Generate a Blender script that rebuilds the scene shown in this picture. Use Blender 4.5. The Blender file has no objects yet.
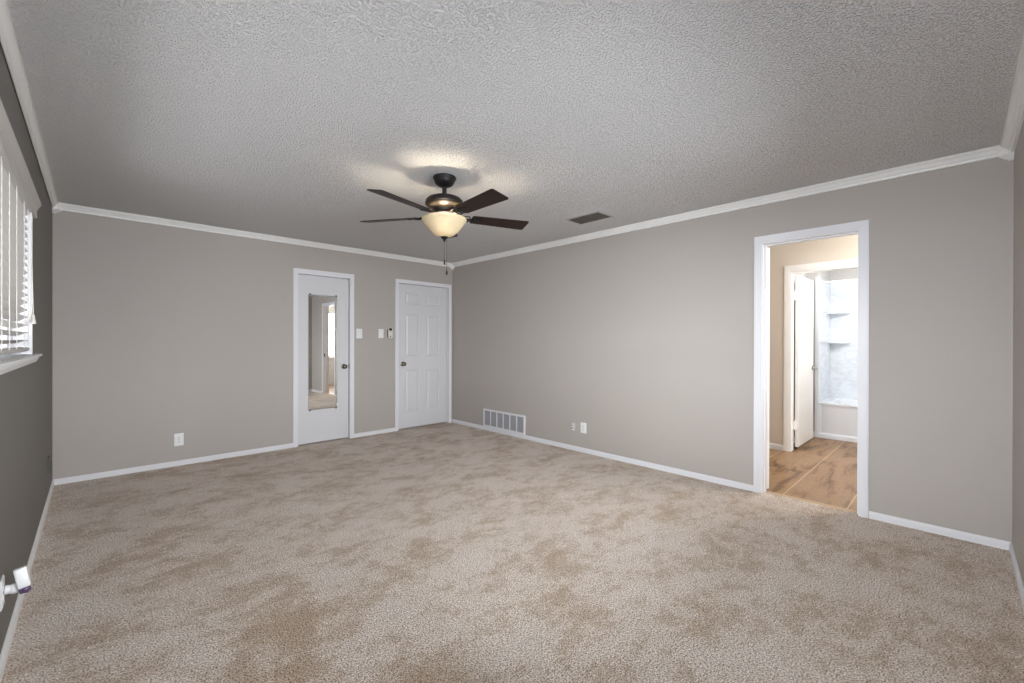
import bpy, bmesh, math, random
from mathutils import Vector, Matrix
random.seed(7)
S = bpy.context.scene
COL = S.collection
PI = math.pi
R = math.radians

# ------------------------------------------------------------------ room measures
W, L, H = 4.376, 5.852, 2.52          # x across the far wall, y into the room, height
XB = 6.188                            # tan wall of the bathroom vestibule
XT, XE = 7.35, 8.11                   # tub front, tub rear wall
YT = 1.565                            # tub end wall

# ------------------------------------------------------------------ camera
cam_d = bpy.data.cameras.new('camera')
cam_d.sensor_width = 36.0
cam_d.lens = 433.017 / 1024 * 36
cam_d.clip_start = 0.02
cam = bpy.data.objects.new('camera', cam_d)
COL.objects.link(cam)
yaw, pitch, roll = 0.7677, -0.0019, 0.0021
F = Vector((math.sin(yaw) * math.cos(pitch), math.cos(yaw) * math.cos(pitch), math.sin(pitch)))
Rt = Vector((math.cos(yaw), -math.sin(yaw), 0))
Up = Rt.cross(F)
R2 = Rt * math.cos(roll) + Up * math.sin(roll)
U2 = -Rt * math.sin(roll) + Up * math.cos(roll)
m = Matrix((R2, U2, -F)).transposed().to_4x4()
m.translation = Vector((0.2671, 0.2260, 1.3))
cam.matrix_world = m
S.camera = cam

# ------------------------------------------------------------------ light and exposure
S.view_settings.view_transform = 'Standard'
S.view_settings.look = 'None'
S.view_settings.exposure = 0.46
S.view_settings.gamma = 1.0
S.view_settings.use_curve_mapping = False
S.cycles.use_denoising = True
S.cycles.max_bounces = 12
S.cycles.diffuse_bounces = 6
S.cycles.glossy_bounces = 5
S.cycles.transmission_bounces = 6
S.cycles.transparent_max_bounces = 12
S.cycles.sample_clamp_indirect = 6.0

wd = bpy.data.worlds.new('daylight')
S.world = wd
wd.use_nodes = True
wd.node_tree.nodes['Background'].inputs[0].default_value = (0.80, 0.88, 1.0, 1)
wd.node_tree.nodes['Background'].inputs[1].default_value = 0.35


def area(name, loc, aim, sx, sy, power, col):
    d = bpy.data.lights.new(name, 'AREA')
    d.shape = 'RECTANGLE'
    d.size, d.size_y = sx, sy
    d.energy = power
    d.color = col
    o = bpy.data.objects.new(name, d)
    COL.objects.link(o)
    o.location = loc
    o.rotation_euler = Vector(aim).to_track_quat('-Z', 'Y').to_euler()
    return o


def point(name, loc, power, col, rad):
    d = bpy.data.lights.new(name, 'POINT')
    d.energy = power
    d.color = col
    d.shadow_soft_size = rad
    o = bpy.data.objects.new(name, d)
    COL.objects.link(o)
    o.location = loc
    return o


# daylight arriving at each window from outside
area('daylight_at_blind_window', (-0.70, 2.75, 1.45), (1, 0, 0.05), 2.2, 1.3, 2, (0.90, 0.95, 1.0))
area('bright_sky_strip', (-10.0, 4.2, 1.32), (1, 0, 0), 5.0, 0.09, 180, (0.80, 0.90, 1.0))
area('ground_bounce_at_blind_window', (-1.05, 2.9, 0.45), (1, 0, 0.9), 2.4, 0.7, 50, (0.95, 0.96, 1.0))
area('fill_at_added_near_window', (0.85, -1.60, 1.72), (-.25, 1, -0.0), 3.4, 1.2, 450, (0.90, 0.95, 1.0))  # fill lamp behind an added near-wall window, brightens the room
area('fill_at_added_left_window', (-1.60, 0.85, 1.80), (1, 0.0, 0.02), 2.2, 1.2, 475, (0.90, 0.95, 1.0))  # fill lamp behind the added left window, brightens the right wall
area('daylight_at_bath_window', (5.65, -1.70, 1.45), (0, 1, 0), 0.95, 1.4, 60, (0.97, 0.98, 1.0))
# lamps on the bathroom ceilings
point('vestibule_lamp', (5.35, 0.2, 2.30), 44, (1.0, 0.965, 0.91), 0.10)
point('tub_room_lamp', (6.80, 0.60, 2.20), 40, (0.94, 0.975, 1.0), 0.10)
# bulb of the ceiling fan
FX, FY = 2.151, 2.908
point('fan_bulb', (FX - 0.044, FY - 0.062, 2.134), 8.5, (1.0, 0.86, 0.66), 0.022)
point('fan_bulb', (FX + 0.033, FY + 0.047, 2.145), 5.0, (1.0, 0.86, 0.66), 0.022)


# ------------------------------------------------------------------ materials
def srgb(r, g, b):
    def c(v):
        v /= 255.0
        return v / 12.92 if v <= 0.04045 else ((v + 0.055) / 1.055) ** 2.4
    return (c(r), c(g), c(b), 1)


class NT:
    def __init__(self, name):
        self.m = bpy.data.materials.new(name)
        self.m.use_nodes = True
        self.t = self.m.node_tree
        self.b = self.t.nodes['Principled BSDF']
        self.out = self.t.nodes['Material Output']

    def n(self, kind, **kw):
        nd = self.t.nodes.new(kind)
        for k, v in kw.items():
            if k.startswith('i_'):
                nd.inputs[k[2:].replace('_', ' ')].default_value = v
            else:
                setattr(nd, k, v)
        return nd

    def l(self, a, b):
        self.t.links.new(a, b)

    def coords(self, scale=(1, 1, 1), rot=(0, 0, 0)):
        tc = self.n('ShaderNodeTexCoord')
        mp = self.n('ShaderNodeMapping')
        mp.inputs['Scale'].default_value = scale
        mp.inputs['Rotation'].default_value = rot
        self.l(tc.outputs['Object'], mp.inputs['Vector'])
        return mp.outputs['Vector']

    def noise(self, vec, scale, detail=3, rough=0.5, dist=0.0):
        nd = self.n('ShaderNodeTexNoise', i_Scale=scale, i_Detail=detail, i_Roughness=rough, i_Distortion=dist)
        self.l(vec, nd.inputs['Vector'])
        return nd.outputs['Fac']

    def ramp(self, fac, stops, interp='LINEAR'):
        nd = self.n('ShaderNodeValToRGB')
        nd.color_ramp.interpolation = interp
        el = nd.color_ramp.elements
        while len(el) < len(stops):
            el.new(0.5)
        for e, (p, c) in zip(el, stops):
            e.position = p
            e.color = c if len(c) == 4 else (*c, 1)
        self.l(fac, nd.inputs['Fac'])
        return nd.outputs['Color']

    def mix(self, fac, a, b, mode='MIX'):
        nd = self.n('ShaderNodeMix', data_type='RGBA', blend_type=mode)
        for sock, v in ((nd.inputs['Factor'], fac), (nd.inputs['A'], a), (nd.inputs['B'], b)):
            pass
        ins = [i for i in nd.inputs if i.enabled]
        for sock, v in zip(ins, (fac, a, b)):
            if hasattr(v, 'is_output'):
                self.l(v, sock)
            else:
                sock.default_value = v
        return [o for o in nd.outputs if o.enabled][0]

    def math(self, op, a, b=0.0, c=None, clamp=False):
        nd = self.n('ShaderNodeMath', operation=op, use_clamp=clamp)
        for i, v in enumerate((a, b, c)):
            if v is None:
                continue
            if hasattr(v, 'is_output'):
                self.l(v, nd.inputs[i])
            else:
                nd.inputs[i].default_value = v
        return nd.outputs[0]

    def bump(self, h, strength, dist):
        nd = self.n('ShaderNodeBump', i_Strength=strength, i_Distance=dist)
        self.l(h, nd.inputs['Height'])
        self.l(nd.outputs['Normal'], self.b.inputs['Normal'])
        return nd

    def set(self, col=None, rough=None, metal=None, spec=None):
        b = self.b
        if col is not None:
            if hasattr(col, 'is_output'):
                self.l(col, b.inputs['Base Color'])
            else:
                b.inputs['Base Color'].default_value = col
        if rough is not None:
            b.inputs['Roughness'].default_value = rough
        if metal is not None:
            b.inputs['Metallic'].default_value = metal
        if spec is not None:
            b.inputs['Specular IOR Level'].default_value = spec
        return self


def paint(name, c, rough=0.6, var=0.03, bump=0.25, scale=260, spec=0.3, bd=0.0008):
    t = NT(name)
    v = t.coords()
    a = tuple(x * (1 - var) for x in c[:3]) + (1,)
    b = tuple(min(1, x * (1 + var)) for x in c[:3]) + (1,)
    t.set(t.mix(t.noise(v, 2.2, 3), a, b), rough, 0, spec)
    if bump:
        t.bump(t.noise(v, scale, 2), bump, bd)
    return t.m


M = {}
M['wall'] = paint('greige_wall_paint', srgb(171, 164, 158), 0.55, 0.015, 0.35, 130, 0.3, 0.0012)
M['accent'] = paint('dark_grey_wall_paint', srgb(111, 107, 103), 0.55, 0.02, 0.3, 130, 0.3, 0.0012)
M['tan'] = paint('tan_wall_paint', srgb(210, 200, 187), 0.6, 0.015, 0.3, 130, 0.3, 0.0012)
M['bathgrey'] = paint('bath_grey_wall_paint', srgb(190, 187, 184), 0.6, 0.015, 0.3, 130, 0.3, 0.0012)
M['trim'] = paint('white_trim_paint', srgb(218, 217, 220), 0.38, 0.01, 0.12, 60, 0.4)
M['crown'] = paint('white_crown_paint', srgb(232, 231, 229), 0.4, 0.015, 0.12, 60, 0.4)
M['doorwhite'] = paint('white_door_paint', srgb(204, 203, 205), 0.4, 0.01, 0.12, 90, 0.4)
M['bathtrim'] = paint('white_bathroom_trim', srgb(234, 232, 228), 0.4, 0.01, 0.12, 90, 0.4)
M['plastic'] = paint('white_plastic', srgb(226, 226, 226), 0.35, 0.01, 0, spec=0.5)
M['blind'] = paint('white_blind', srgb(186, 182, 177), 0.45, 0.015, 0.05, 90, 0.4)
M['cord'] = paint('white_cord', srgb(212, 208, 202), 0.7, 0.02, 0.3, 900)
M['sill'] = paint('white_sill_paint', srgb(226, 226, 226), 0.35, 0.01, 0.1, 60, 0.4)
M['tub'] = paint('white_tub_enamel', srgb(225, 228, 233), 0.15, 0.01, 0, spec=0.5)
M['tubgrey'] = paint('grey_tub_apron', srgb(216, 217, 221), 0.25, 0.01, 0, spec=0.5)
M['rod'] = paint('white_rod', srgb(238, 240, 242), 0.25, 0.01, 0, spec=0.5)
M['darkplate'] = paint('dark_grey_plate', srgb(88, 85, 82), 0.5, 0.02, 0)
M['slot'] = paint('dark_slot', srgb(70, 70, 72), 0.6, 0.02, 0)
M['black'] = paint('black_plastic', srgb(18, 18, 18), 0.4, 0.05, 0)
M['rubber'] = paint('grey_gap', srgb(60, 58, 56), 0.8, 0.05, 0)
M['remote'] = paint('pale_grey_remote', srgb(214, 209, 202), 0.4, 0.02, 0)
M['ventdark'] = paint('dark_vent_metal', srgb(92, 87, 82), 0.5, 0.06, 0.1, 80)
M['ventframe'] = paint('grey_vent_frame', srgb(176, 173, 169), 0.5, 0.03, 0)
M['grillecore'] = paint('grey_grille_filter', srgb(168, 167, 170), 0.7, 0.05, 0.2, 300)
M['lens'] = paint('purple_black_lens', srgb(86, 66, 96), 0.2, 0.1, 0, spec=0.6)
M['grout'] = paint('pale_threshold', srgb(190, 165, 136), 0.7, 0.05, 0)


def metal(name, c, rough):
    t = NT(name)
    v = t.coords()
    t.set(t.mix(t.noise(v, 30, 2), tuple(x * .9 for x in c[:3]) + (1,), c), rough, 1.0)
    return t.m


M['nickel'] = metal('satin_nickel', srgb(118, 110, 102), 0.25)
M['chrome'] = metal('chrome', srgb(200, 200, 202), 0.12)
M['bronze'] = NT('oil_rubbed_bronze').set(srgb(26, 22, 23), 0.45, 0.2, 0.35).m
t = NT('mirror_glass')
t.set((0.90, 0.91, 0.90, 1), 0.0, 1.0)
M['mirror'] = t.m


def window_glass():
    t = NT('window_glass')
    a = t.n('ShaderNodeBsdfTransparent')
    g = t.n('ShaderNodeBsdfGlossy', i_Roughness=0.02)
    mx = t.n('ShaderNodeMixShader')
    mx.inputs[0].default_value = 0.06
    t.l(a.outputs[0], mx.inputs[1])
    t.l(g.outputs[0], mx.inputs[2])
    t.l(mx.outputs[0], t.out.inputs['Surface'])
    return t.m


M['glass'] = window_glass()


def popcorn():
    t = NT('textured_ceiling')
    v = t.coords()
    a = t.noise(v, 96, 2, 0.5)
    blob = t.ramp(a, [(0.47, (0, 0, 0)), (0.61, (1, 1, 1))], 'EASE')
    h = t.math('ADD', blob, t.math('MULTIPLY', t.noise(v, 230, 2), 0.3))
    t.bump(h, 1.0, 0.0118)
    c = t.mix(t.noise(v, 90, 2, 0.6), srgb(222, 221, 221), srgb(240, 239, 239))
    t.set(c, 0.8, 0, 0.25)
    return t.m


M['ceiling'] = popcorn()


def carpet():
    t = NT('beige_plush_carpet')
    v = t.coords()
    vs = t.coords((1.0, 1.3, 1), (0, 0, R(30)))
    big = t.noise(vs, 2.3, 6, 0.68, 0.2)
    med = t.noise(vs, 8.0, 5, 0.72, 0.2)
    nap = t.math('ADD', t.math('MULTIPLY', big, 0.60), t.math('MULTIPLY', med, 0.40))
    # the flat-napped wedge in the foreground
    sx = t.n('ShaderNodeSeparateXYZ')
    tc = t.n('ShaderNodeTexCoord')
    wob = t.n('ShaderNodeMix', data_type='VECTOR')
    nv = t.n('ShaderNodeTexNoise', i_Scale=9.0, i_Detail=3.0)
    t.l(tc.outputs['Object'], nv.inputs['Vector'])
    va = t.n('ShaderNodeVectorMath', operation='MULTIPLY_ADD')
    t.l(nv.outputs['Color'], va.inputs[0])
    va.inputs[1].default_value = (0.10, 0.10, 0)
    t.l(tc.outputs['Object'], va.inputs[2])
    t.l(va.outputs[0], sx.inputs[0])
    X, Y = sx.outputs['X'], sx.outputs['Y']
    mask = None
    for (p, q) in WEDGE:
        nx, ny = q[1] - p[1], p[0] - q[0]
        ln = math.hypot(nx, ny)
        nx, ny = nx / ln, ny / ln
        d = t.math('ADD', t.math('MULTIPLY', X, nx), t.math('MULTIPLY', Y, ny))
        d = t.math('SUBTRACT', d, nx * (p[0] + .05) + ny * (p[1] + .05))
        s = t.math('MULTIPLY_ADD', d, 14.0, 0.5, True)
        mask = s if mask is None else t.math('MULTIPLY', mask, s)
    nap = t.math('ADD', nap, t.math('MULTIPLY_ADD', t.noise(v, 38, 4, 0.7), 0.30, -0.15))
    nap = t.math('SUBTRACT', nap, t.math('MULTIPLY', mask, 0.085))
    col = t.ramp(nap, [(0.37, srgb(176, 156, 136)), (0.455, srgb(192, 175, 158)), (0.51, srgb(208, 195, 183)), (0.62, srgb(214, 203, 193))])
    sp = t.noise(v, 150, 2, 0.6)
    speck = t.ramp(sp, [(0.35, (0.28, 0.25, 0.22)), (0.48, (1.02, 1.01, 1.0)), (0.62, (1.54, 1.54, 1.54))])
    sp2 = t.ramp(t.noise(v, 70, 3, 0.6), [(0.3, (0.82, 0.81, 0.80)), (0.7, (1.12, 1.12, 1.12))])
    col = t.mix(1.0, t.mix(1.0, col, speck, 'MULTIPLY'), sp2, 'MULTIPLY')
    t.set(col, 0.95, 0, 0.1)
    t.b.inputs['Sheen Weight'].default_value = 0.15
    t.bump(t.math('ADD', sp, t.math('MULTIPLY', t.noise(v, 75, 3), 1.2)), 0.8, 0.008)
    return t.m


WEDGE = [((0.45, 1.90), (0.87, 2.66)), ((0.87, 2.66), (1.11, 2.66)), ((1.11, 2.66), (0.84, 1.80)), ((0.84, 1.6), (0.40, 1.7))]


def tiles():
    t = NT('brown_stone_tile')
    v = t.coords((1, 1, 1))
    sx = t.n('ShaderNodeSeparateXYZ')
    t.l(v, sx.inputs[0])
    p = 0.4365

    def line(c, off, w):
        f = t.math('FRACT', t.math('DIVIDE', t.math('SUBTRACT', c, off - 20 * p), p))
        d = t.math('ABSOLUTE', t.math('SUBTRACT', f, 0.5))
        return t.math('GREATER_THAN', d, 0.5 - w / p / 2)
    gy = line(sx.outputs['Y'], 1.272, 0.009)
    gx = line(sx.outputs['X'], 4.86, 0.005)
    vv = t.coords((0.5, 2.6, 1), (0, 0, R(-44)))
    a = t.noise(vv, 3.6, 5, 0.65, 0.8)
    c = t.ramp(a, [(0.32, srgb(80, 56, 36)), (0.42, srgb(122, 91, 63)), (0.54, srgb(154, 122, 89)), (0.75, srgb(138, 114, 92))])
    f = t.ramp(t.noise(v, 45, 4, 0.7), [(0.3, (0.78, 0.77, 0.76)), (0.7, (1.15, 1.15, 1.15))])
    c = t.mix(1.0, c, f, 'MULTIPLY')
    c = t.mix(t.math('MULTIPLY', gx, 0.35), c, srgb(200, 165, 125))
    c = t.mix(gy, c, srgb(186, 162, 132))
    t.set(c, 0.42, 0, 0.4)
    t.bump(t.math('ADD', t.noise(v, 30, 3), t.math('MULTIPLY', gy, -1.5)), 0.25, 0.003)
    return t.m


M['tile'] = tiles()
M['carpet'] = carpet()


def marble():
    t = NT('white_veined_surround')
    v = t.coords((1, 1, 1.9), (R(25), R(10), 0))
    n = t.noise(v, 2.6, 6, 0.62, 1.4)
    d = t.math('ABSOLUTE', t.math('SUBTRACT', n, 0.5))
    c = t.ramp(d, [(0.0, srgb(205, 211, 219)), (0.035, srgb(217, 222, 228)), (0.15, srgb(224, 228, 233))])
    t.set(c, 0.22, 0, 0.5)
    return t.m


M['marble'] = marble()


def walnut():
    t = NT('dark_walnut_blade')
    v = t.coords((1.2, 14, 14))
    n = t.noise(v, 3.5, 5, 0.6, 1.2)
    c = t.ramp(n, [(0.3, srgb(20, 11, 8)), (0.55, srgb(38, 20, 14)), (0.75, srgb(58, 31, 20))])
    t.set(c, 0.42, 0, 0.25)
    return t.m


M['walnut'] = walnut()


def amber():
    t = NT('amber_frosted_glass')
    v = t.coords()
    c = t.mix(t.noise(v, 9, 4, 0.6, 1.0), srgb(205, 186, 148), srgb(226, 211, 180))
    tr = t.n('ShaderNodeBsdfTranslucent')
    t.l(c, tr.inputs['Color'])
    df = t.n('ShaderNodeBsdfDiffuse')
    t.l(c, df.inputs['Color'])
    gl = t.n('ShaderNodeBsdfGlossy', i_Roughness=0.18)
    m1 = t.n('ShaderNodeMixShader')
    m1.inputs[0].default_value = 0.93
    t.l(tr.outputs[0], m1.inputs[1])
    t.l(df.outputs[0], m1.inputs[2])
    m2 = t.n('ShaderNodeMixShader')
    m2.inputs[0].default_value = 0.06
    t.l(m1.outputs[0], m2.inputs[1])
    t.l(gl.outputs[0], m2.inputs[2])
    t.l(m2.outputs[0], t.out.inputs['Surface'])
    return t.m


M['amber'] = amber()
t = NT('lit_bulb')
t.set((1, .9, .7, 1), 0.4)
t.b.inputs['Emission Color'].default_value = (1.0, 0.78, 0.48, 1)
t.b.inputs['Emission Strength'].default_value = 6.0
M['bulb'] = t.m


# ------------------------------------------------------------------ mesh helpers
class MB:
    def __init__(self):
        self.bm = bmesh.new()

    def box(self, x0, x1, y0, y1, z0, z1, bev=0.0, seg=2):
        g = bmesh.ops.create_cube(self.bm, size=1.0)
        vs = g['verts']
        for v in vs:
            v.co = Vector((x0 + (v.co.x + .5) * (x1 - x0), y0 + (v.co.y + .5) * (y1 - y0), z0 + (v.co.z + .5) * (z1 - z0)))
        if bev:
            es = list({e for v in vs for e in v.link_edges})
            bmesh.ops.bevel(self.bm, geom=es, offset=bev, segments=seg, profile=0.5, affect='EDGES')
        return self

    def prism(self, pts, d, loop_bev=0):
        """pts: list of 3D points of a planar outline, d: extrusion vector"""
        a = [self.bm.verts.new(p) for p in pts]
        b = [self.bm.verts.new(Vector(p) + Vector(d)) for p in pts]
        n = len(a)
        self.bm.faces.new(a)
        self.bm.faces.new(list(reversed(b)))
        for i in range(n):
            j = (i + 1) % n
            self.bm.faces.new([a[j], a[i], b[i], b[j]])
        return self

    def lathe(self, prof, c=(0, 0, 0), ax='z', n=40, closed=False):
        """prof: list of (r, h) along the axis"""
        c = Vector(c)
        rings = []
        for r, h in prof:
            ring = []
            if r < 1e-6:
                ring = [self.bm.verts.new(c + self._ax(0, 0, h, ax))]
            else:
                for k in range(n):
                    a = 2 * PI * k / n
                    ring.append(self.bm.verts.new(c + self._ax(r * math.cos(a), r * math.sin(a), h, ax)))
            rings.append(ring)
        pairs = list(zip(rings, rings[1:]))
        if closed:
            pairs.append((rings[-1], rings[0]))
        for a, b in pairs:
            for k in range(n):
                j = (k + 1) % n
                if len(a) == 1 and len(b) == 1:
                    continue
                if len(a) == 1:
                    self.bm.faces.new([a[0], b[j], b[k]])
                elif len(b) == 1:
                    self.bm.faces.new([a[k], a[j], b[0]])
                else:
                    self.bm.faces.new([a[k], a[j], b[j], b[k]])
        return self

    @staticmethod
    def _ax(u, v, h, ax):
        if ax == 'z':
            return Vector((u, v, h))
        if ax == 'x':
            return Vector((h, u, v))
        if ax == 'y':
            return Vector((u, h, -v))
        # arbitrary direction vector
        d = Vector(ax).normalized()
        q = d.to_track_quat('Z', 'Y')
        return q @ Vector((u, v, h))

    def tube(self, pts, r, n=10):
        pts = [Vector(p) for p in pts]
        rings = []
        up = None
        for i, p in enumerate(pts):
            d = (pts[min(i + 1, len(pts) - 1)] - pts[max(i - 1, 0)]).normalized()
            if up is None or abs(up.dot(d)) > .99:
                up = Vector((0, 0, 1)) if abs(d.z) < .9 else Vector((1, 0, 0))
            a = d.cross(up).normalized()
            b = a.cross(d).normalized()
            up = b
            rr = r[i] if isinstance(r, (list, tuple)) else r
            rings.append([self.bm.verts.new(p + a * rr * math.cos(2 * PI * k / n) + b * rr * math.sin(2 * PI * k / n)) for k in range(n)])
        for A, B in zip(rings, rings[1:]):
            for k in range(n):
                j = (k + 1) % n
                self.bm.faces.new([A[k], A[j], B[j], B[k]])
        self.bm.faces.new(list(reversed(rings[0])))
        self.bm.faces.new(rings[-1])
        return self

    def torus(self, c, R_, r, q=None, n=24, mm=8):
        q = q or Matrix.Identity(3)
        c = Vector(c)
        g = []
        for i in range(n):
            a = 2 * PI * i / n
            g.append([self.bm.verts.new(c + q @ Vector(((R_ + r * math.cos(2 * PI * k / mm)) * math.cos(a), (R_ + r * math.cos(2 * PI * k / mm)) * math.sin(a), r * math.sin(2 * PI * k / mm)))) for k in range(mm)])
        for i in range(n):
            A, B = g[i], g[(i + 1) % n]
            for k in range(mm):
                j = (k + 1) % mm
                self.bm.faces.new([A[k], B[k], B[j], A[j]])
        return self

    def build(self, name, mat, parent=None, smooth=None, loc=None):
        bmesh.ops.recalc_face_normals(self.bm, faces=self.bm.faces)
        me = bpy.data.meshes.new(name)
        self.bm.to_mesh(me)
        self.bm.free()
        me.materials.append(mat)
        if smooth is not None:
            me.shade_smooth()
            if smooth < 180:
                try:
                    me.set_sharp_from_angle(angle=R(smooth))
                except Exception:
                    pass
        o = bpy.data.objects.new(name, me)
        COL.objects.link(o)
        if loc is not None:
            o.location = loc
        if parent is not None:
            o.parent = parent
        return o


def tag(o, label, cat, group=None, kind=None):
    o['label'] = label
    o['category'] = cat
    if group:
        o['group'] = group
    if kind:
        o['kind'] = kind
    return o


def struct(o, label, cat):
    return tag(o, label, cat, None, 'structure')


def empty(name, loc, rz=0.0):
    o = bpy.data.objects.new(name, None)
    COL.objects.link(o)
    o.empty_display_size = 0.05
    o.location = loc
    o.rotation_euler = (0, 0, rz)
    return o


def wall_x(x0, x1, y0, y1, z0, z1, holes=()):
    """slab between x0..x1 running along y, with rectangular holes (ya, yb, za, zb)"""
    b = MB()
    y = y0
    for (ya, yb, za, zb) in sorted(holes):
        b.box(x0, x1, y, ya, z0, z1)
        if za > z0:
            b.box(x0, x1, ya, yb, z0, za)
        if zb < z1:
            b.box(x0, x1, ya, yb, zb, z1)
        y = yb
    b.box(x0, x1, y, y1, z0, z1)
    return b


def wall_y(y0, y1, x0, x1, z0, z1, holes=()):
    b = MB()
    x = x0
    for (xa, xb, za, zb) in sorted(holes):
        b.box(x, xa, y0, y1, z0, z1)
        if za > z0:
            b.box(xa, xb, y0, y1, z0, za)
        if zb < z1:
            b.box(xa, xb, y0, y1, zb, z1)
        x = xb
    b.box(x, x1, y0, y1, z0, z1)
    return b


# ------------------------------------------------------------------ room shell
VY0, VY1, VZ0, VZ1 = 0.35, 1.45, 1.05, 1.94           # unseen left window beside the camera, added to let fill light in
WY0, WY1, WZ0, WZ1 = 1.85, 4.11, 1.197, 2.115        # blind window opening
NX0, NX1, NZ0, NZ1 = 0.36, 2.76, 1.02, 2.02          # unseen window beside the camera, near wall, added for fill light
DY0, DY1, DZ = 0.745, 1.410, 2.138                   # rough opening of the bathroom doorway
TY0, TY1, TZ = 0.83, 1.625, 2.115                    # rough opening of the tub-room door

o = MB().box(-0.15, W + 0.06, -0.15, L + 0.15, -0.10, 0.0).build('floor', M['carpet'])
struct(o, 'beige plush carpet covering the bedroom floor', 'floor')
o = MB().box(W + 0.06, 8.35, -1.5, 2.7, -0.10, -0.004).build('floor_bathroom', M['tile'])
struct(o, 'brown stone tile floor seen through the bathroom doorway', 'floor')
o = MB().box(-0.15, W + 0.115, -0.15, L + 0.15, H, H + 0.10).build('ceiling', M['ceiling'])
struct(o, 'white textured ceiling over the bedroom', 'ceiling')
o = MB().box(W + 0.115, 8.35, -1.5, 2.7, H, H + 0.10).build('ceiling_bathroom', M['bathgrey'])
struct(o, 'plain ceiling above the bathroom and vestibule', 'ceiling')

o = MB().box(-2.6, -0.15, 1.58, 1.72, -0.1, 2.7).build('light_blocker_wall', M['wall'])  # added and unseen, blocks the left fill lamp from reaching the blinds
struct(o, 'outside panel added to keep the left fill light off the blinds, out of view', 'wall')
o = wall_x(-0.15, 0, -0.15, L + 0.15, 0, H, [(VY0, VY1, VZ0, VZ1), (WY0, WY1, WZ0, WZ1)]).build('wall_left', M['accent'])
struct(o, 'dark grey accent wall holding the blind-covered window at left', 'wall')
D1 = (2.045, 2.712, 0, 2.124)
D2 = (3.411, 4.290, 0, 2.137)
b = wall_y(L, L + 0.15, 0, W + 0.115, 0, H, [D1, D2])
b.box(D1[0] - .01, D1[1] + .01, L + 0.075, L + 0.14, 0, D1[3] + .01)
b.box(D2[0] - .01, D2[1] + .01, L + 0.075, L + 0.14, 0, D2[3] + .01)
o = b.build('wall_back', M['wall'])
struct(o, 'greige far wall with two white doors', 'wall')
o = wall_x(W, W + 0.115, 0, L, 0, H, [(DY0, DY1, 0, DZ)]).build('wall_right', M['wall'])
struct(o, 'greige right wall with the open bathroom doorway', 'wall')
o = wall_y(-0.15, 0, 0, W + 0.115, 0, H, [(NX0, NX1, NZ0, NZ1)]).build('wall_near', M['wall'])
struct(o, 'greige near wall seen as a sliver at the right edge', 'wall')

# bathroom shell
o = wall_x(XB, XB + 0.112, -1.35, 2.6, -0.004, H, [(TY0, TY1, -0.004, TZ)]).build('wall_vestibule', M['tan'])
struct(o, 'tan wall behind the doorway holding the tub room door', 'wall')
o = MB().box(W + .115, XB, 2.6, 2.7, -0.004, H).build('wall_vestibule_far', M['tan'])
struct(o, 'tan end wall of the vestibule', 'wall')
o = wall_y(-1.45, -1.35, W + .115, 8.3, -0.004, H, [(5.22, 6.08, 0.80, 2.12)]).build('wall_vestibule_near', M['bathgrey'])
struct(o, 'pale vestibule wall with a window reflected in the door mirror', 'wall')
o = MB().box(XB + .112, XT, 1.72, 1.80, -0.004, H).build('wall_tub_side', M['bathgrey'])
struct(o, 'grey tub room wall behind the open inner door', 'wall')
o = MB().box(XT, XE + .1, YT + .012, 1.80, -0.004, H).build('wall_tub_end', M['bathgrey'])
struct(o, 'grey stub wall at the end of the bathtub', 'wall')
o = MB().box(XE + .012, XE + .12, -0.1, YT + .012, -0.004, H).build('wall_tub_rear', M['bathgrey'])
struct(o, 'grey wall above the white tub surround', 'wall')
o = MB().box(XB + .112, XE + .1, -0.1, 0.0, -0.004, H).build('wall_tub_near', M['bathgrey'])
struct(o, 'grey wall closing the tub room on the hidden side', 'wall')


# ------------------------------------------------------------------ baseboards, crown
def board(name, p, q, n, label, h=0.052, t=0.013, mat='trim', z=0.0):
    """skirting from p to q (xy) with inward normal n"""
    p, q, n = Vector((*p, z)), Vector((*q, z)), Vector((*n, 0))
    prof = [(0, 0), (t, 0), (t, h * .72), (t * .55, h * .95), (t * .3, h), (0, h)]
    pts = [p + n * a + Vector((0, 0, b_)) for a, b_ in prof]
    return struct(MB().prism(pts, q - p).build(name, M[mat]), label, 'baseboard')


board('baseboard_left', (0, 0), (0, L), (1, 0), 'white baseboard below the dark grey wall', mat='crown')
board('baseboard_back', (0, L), (2.003, L), (0, -1), 'white baseboard left of the mirrored door')
board('baseboard_back_middle', (2.764, L), (3.368, L), (0, -1), 'short white baseboard between the two doors')
board('baseboard_right', (W, L), (W, 1.466), (-1, 0), 'long white baseboard on the right wall under the grille')
board('baseboard_right_near', (W, 0.692), (W, 0), (-1, 0), 'white baseboard right of the bathroom doorway')
board('baseboard_near', (0.0, 0), (W, 0), (0, 1), 'white baseboard at the right edge on the near wall')
board('baseboard_vestibule', (XB, 2.6), (XB, 1.690), (-1, 0), 'white baseboard below the tan vestibule wall', 0.066, z=-.004)
board('baseboard_tub', (XT, 1.72), (XT, 1.60), (-1, 0), 'white baseboard beside the bathtub', 0.07, z=-.004)
board('baseboard_tub_side', (XB + .112, 1.72), (XT, 1.72), (0, -1), 'white baseboard behind the inner door', 0.07, z=-.004)


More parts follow.
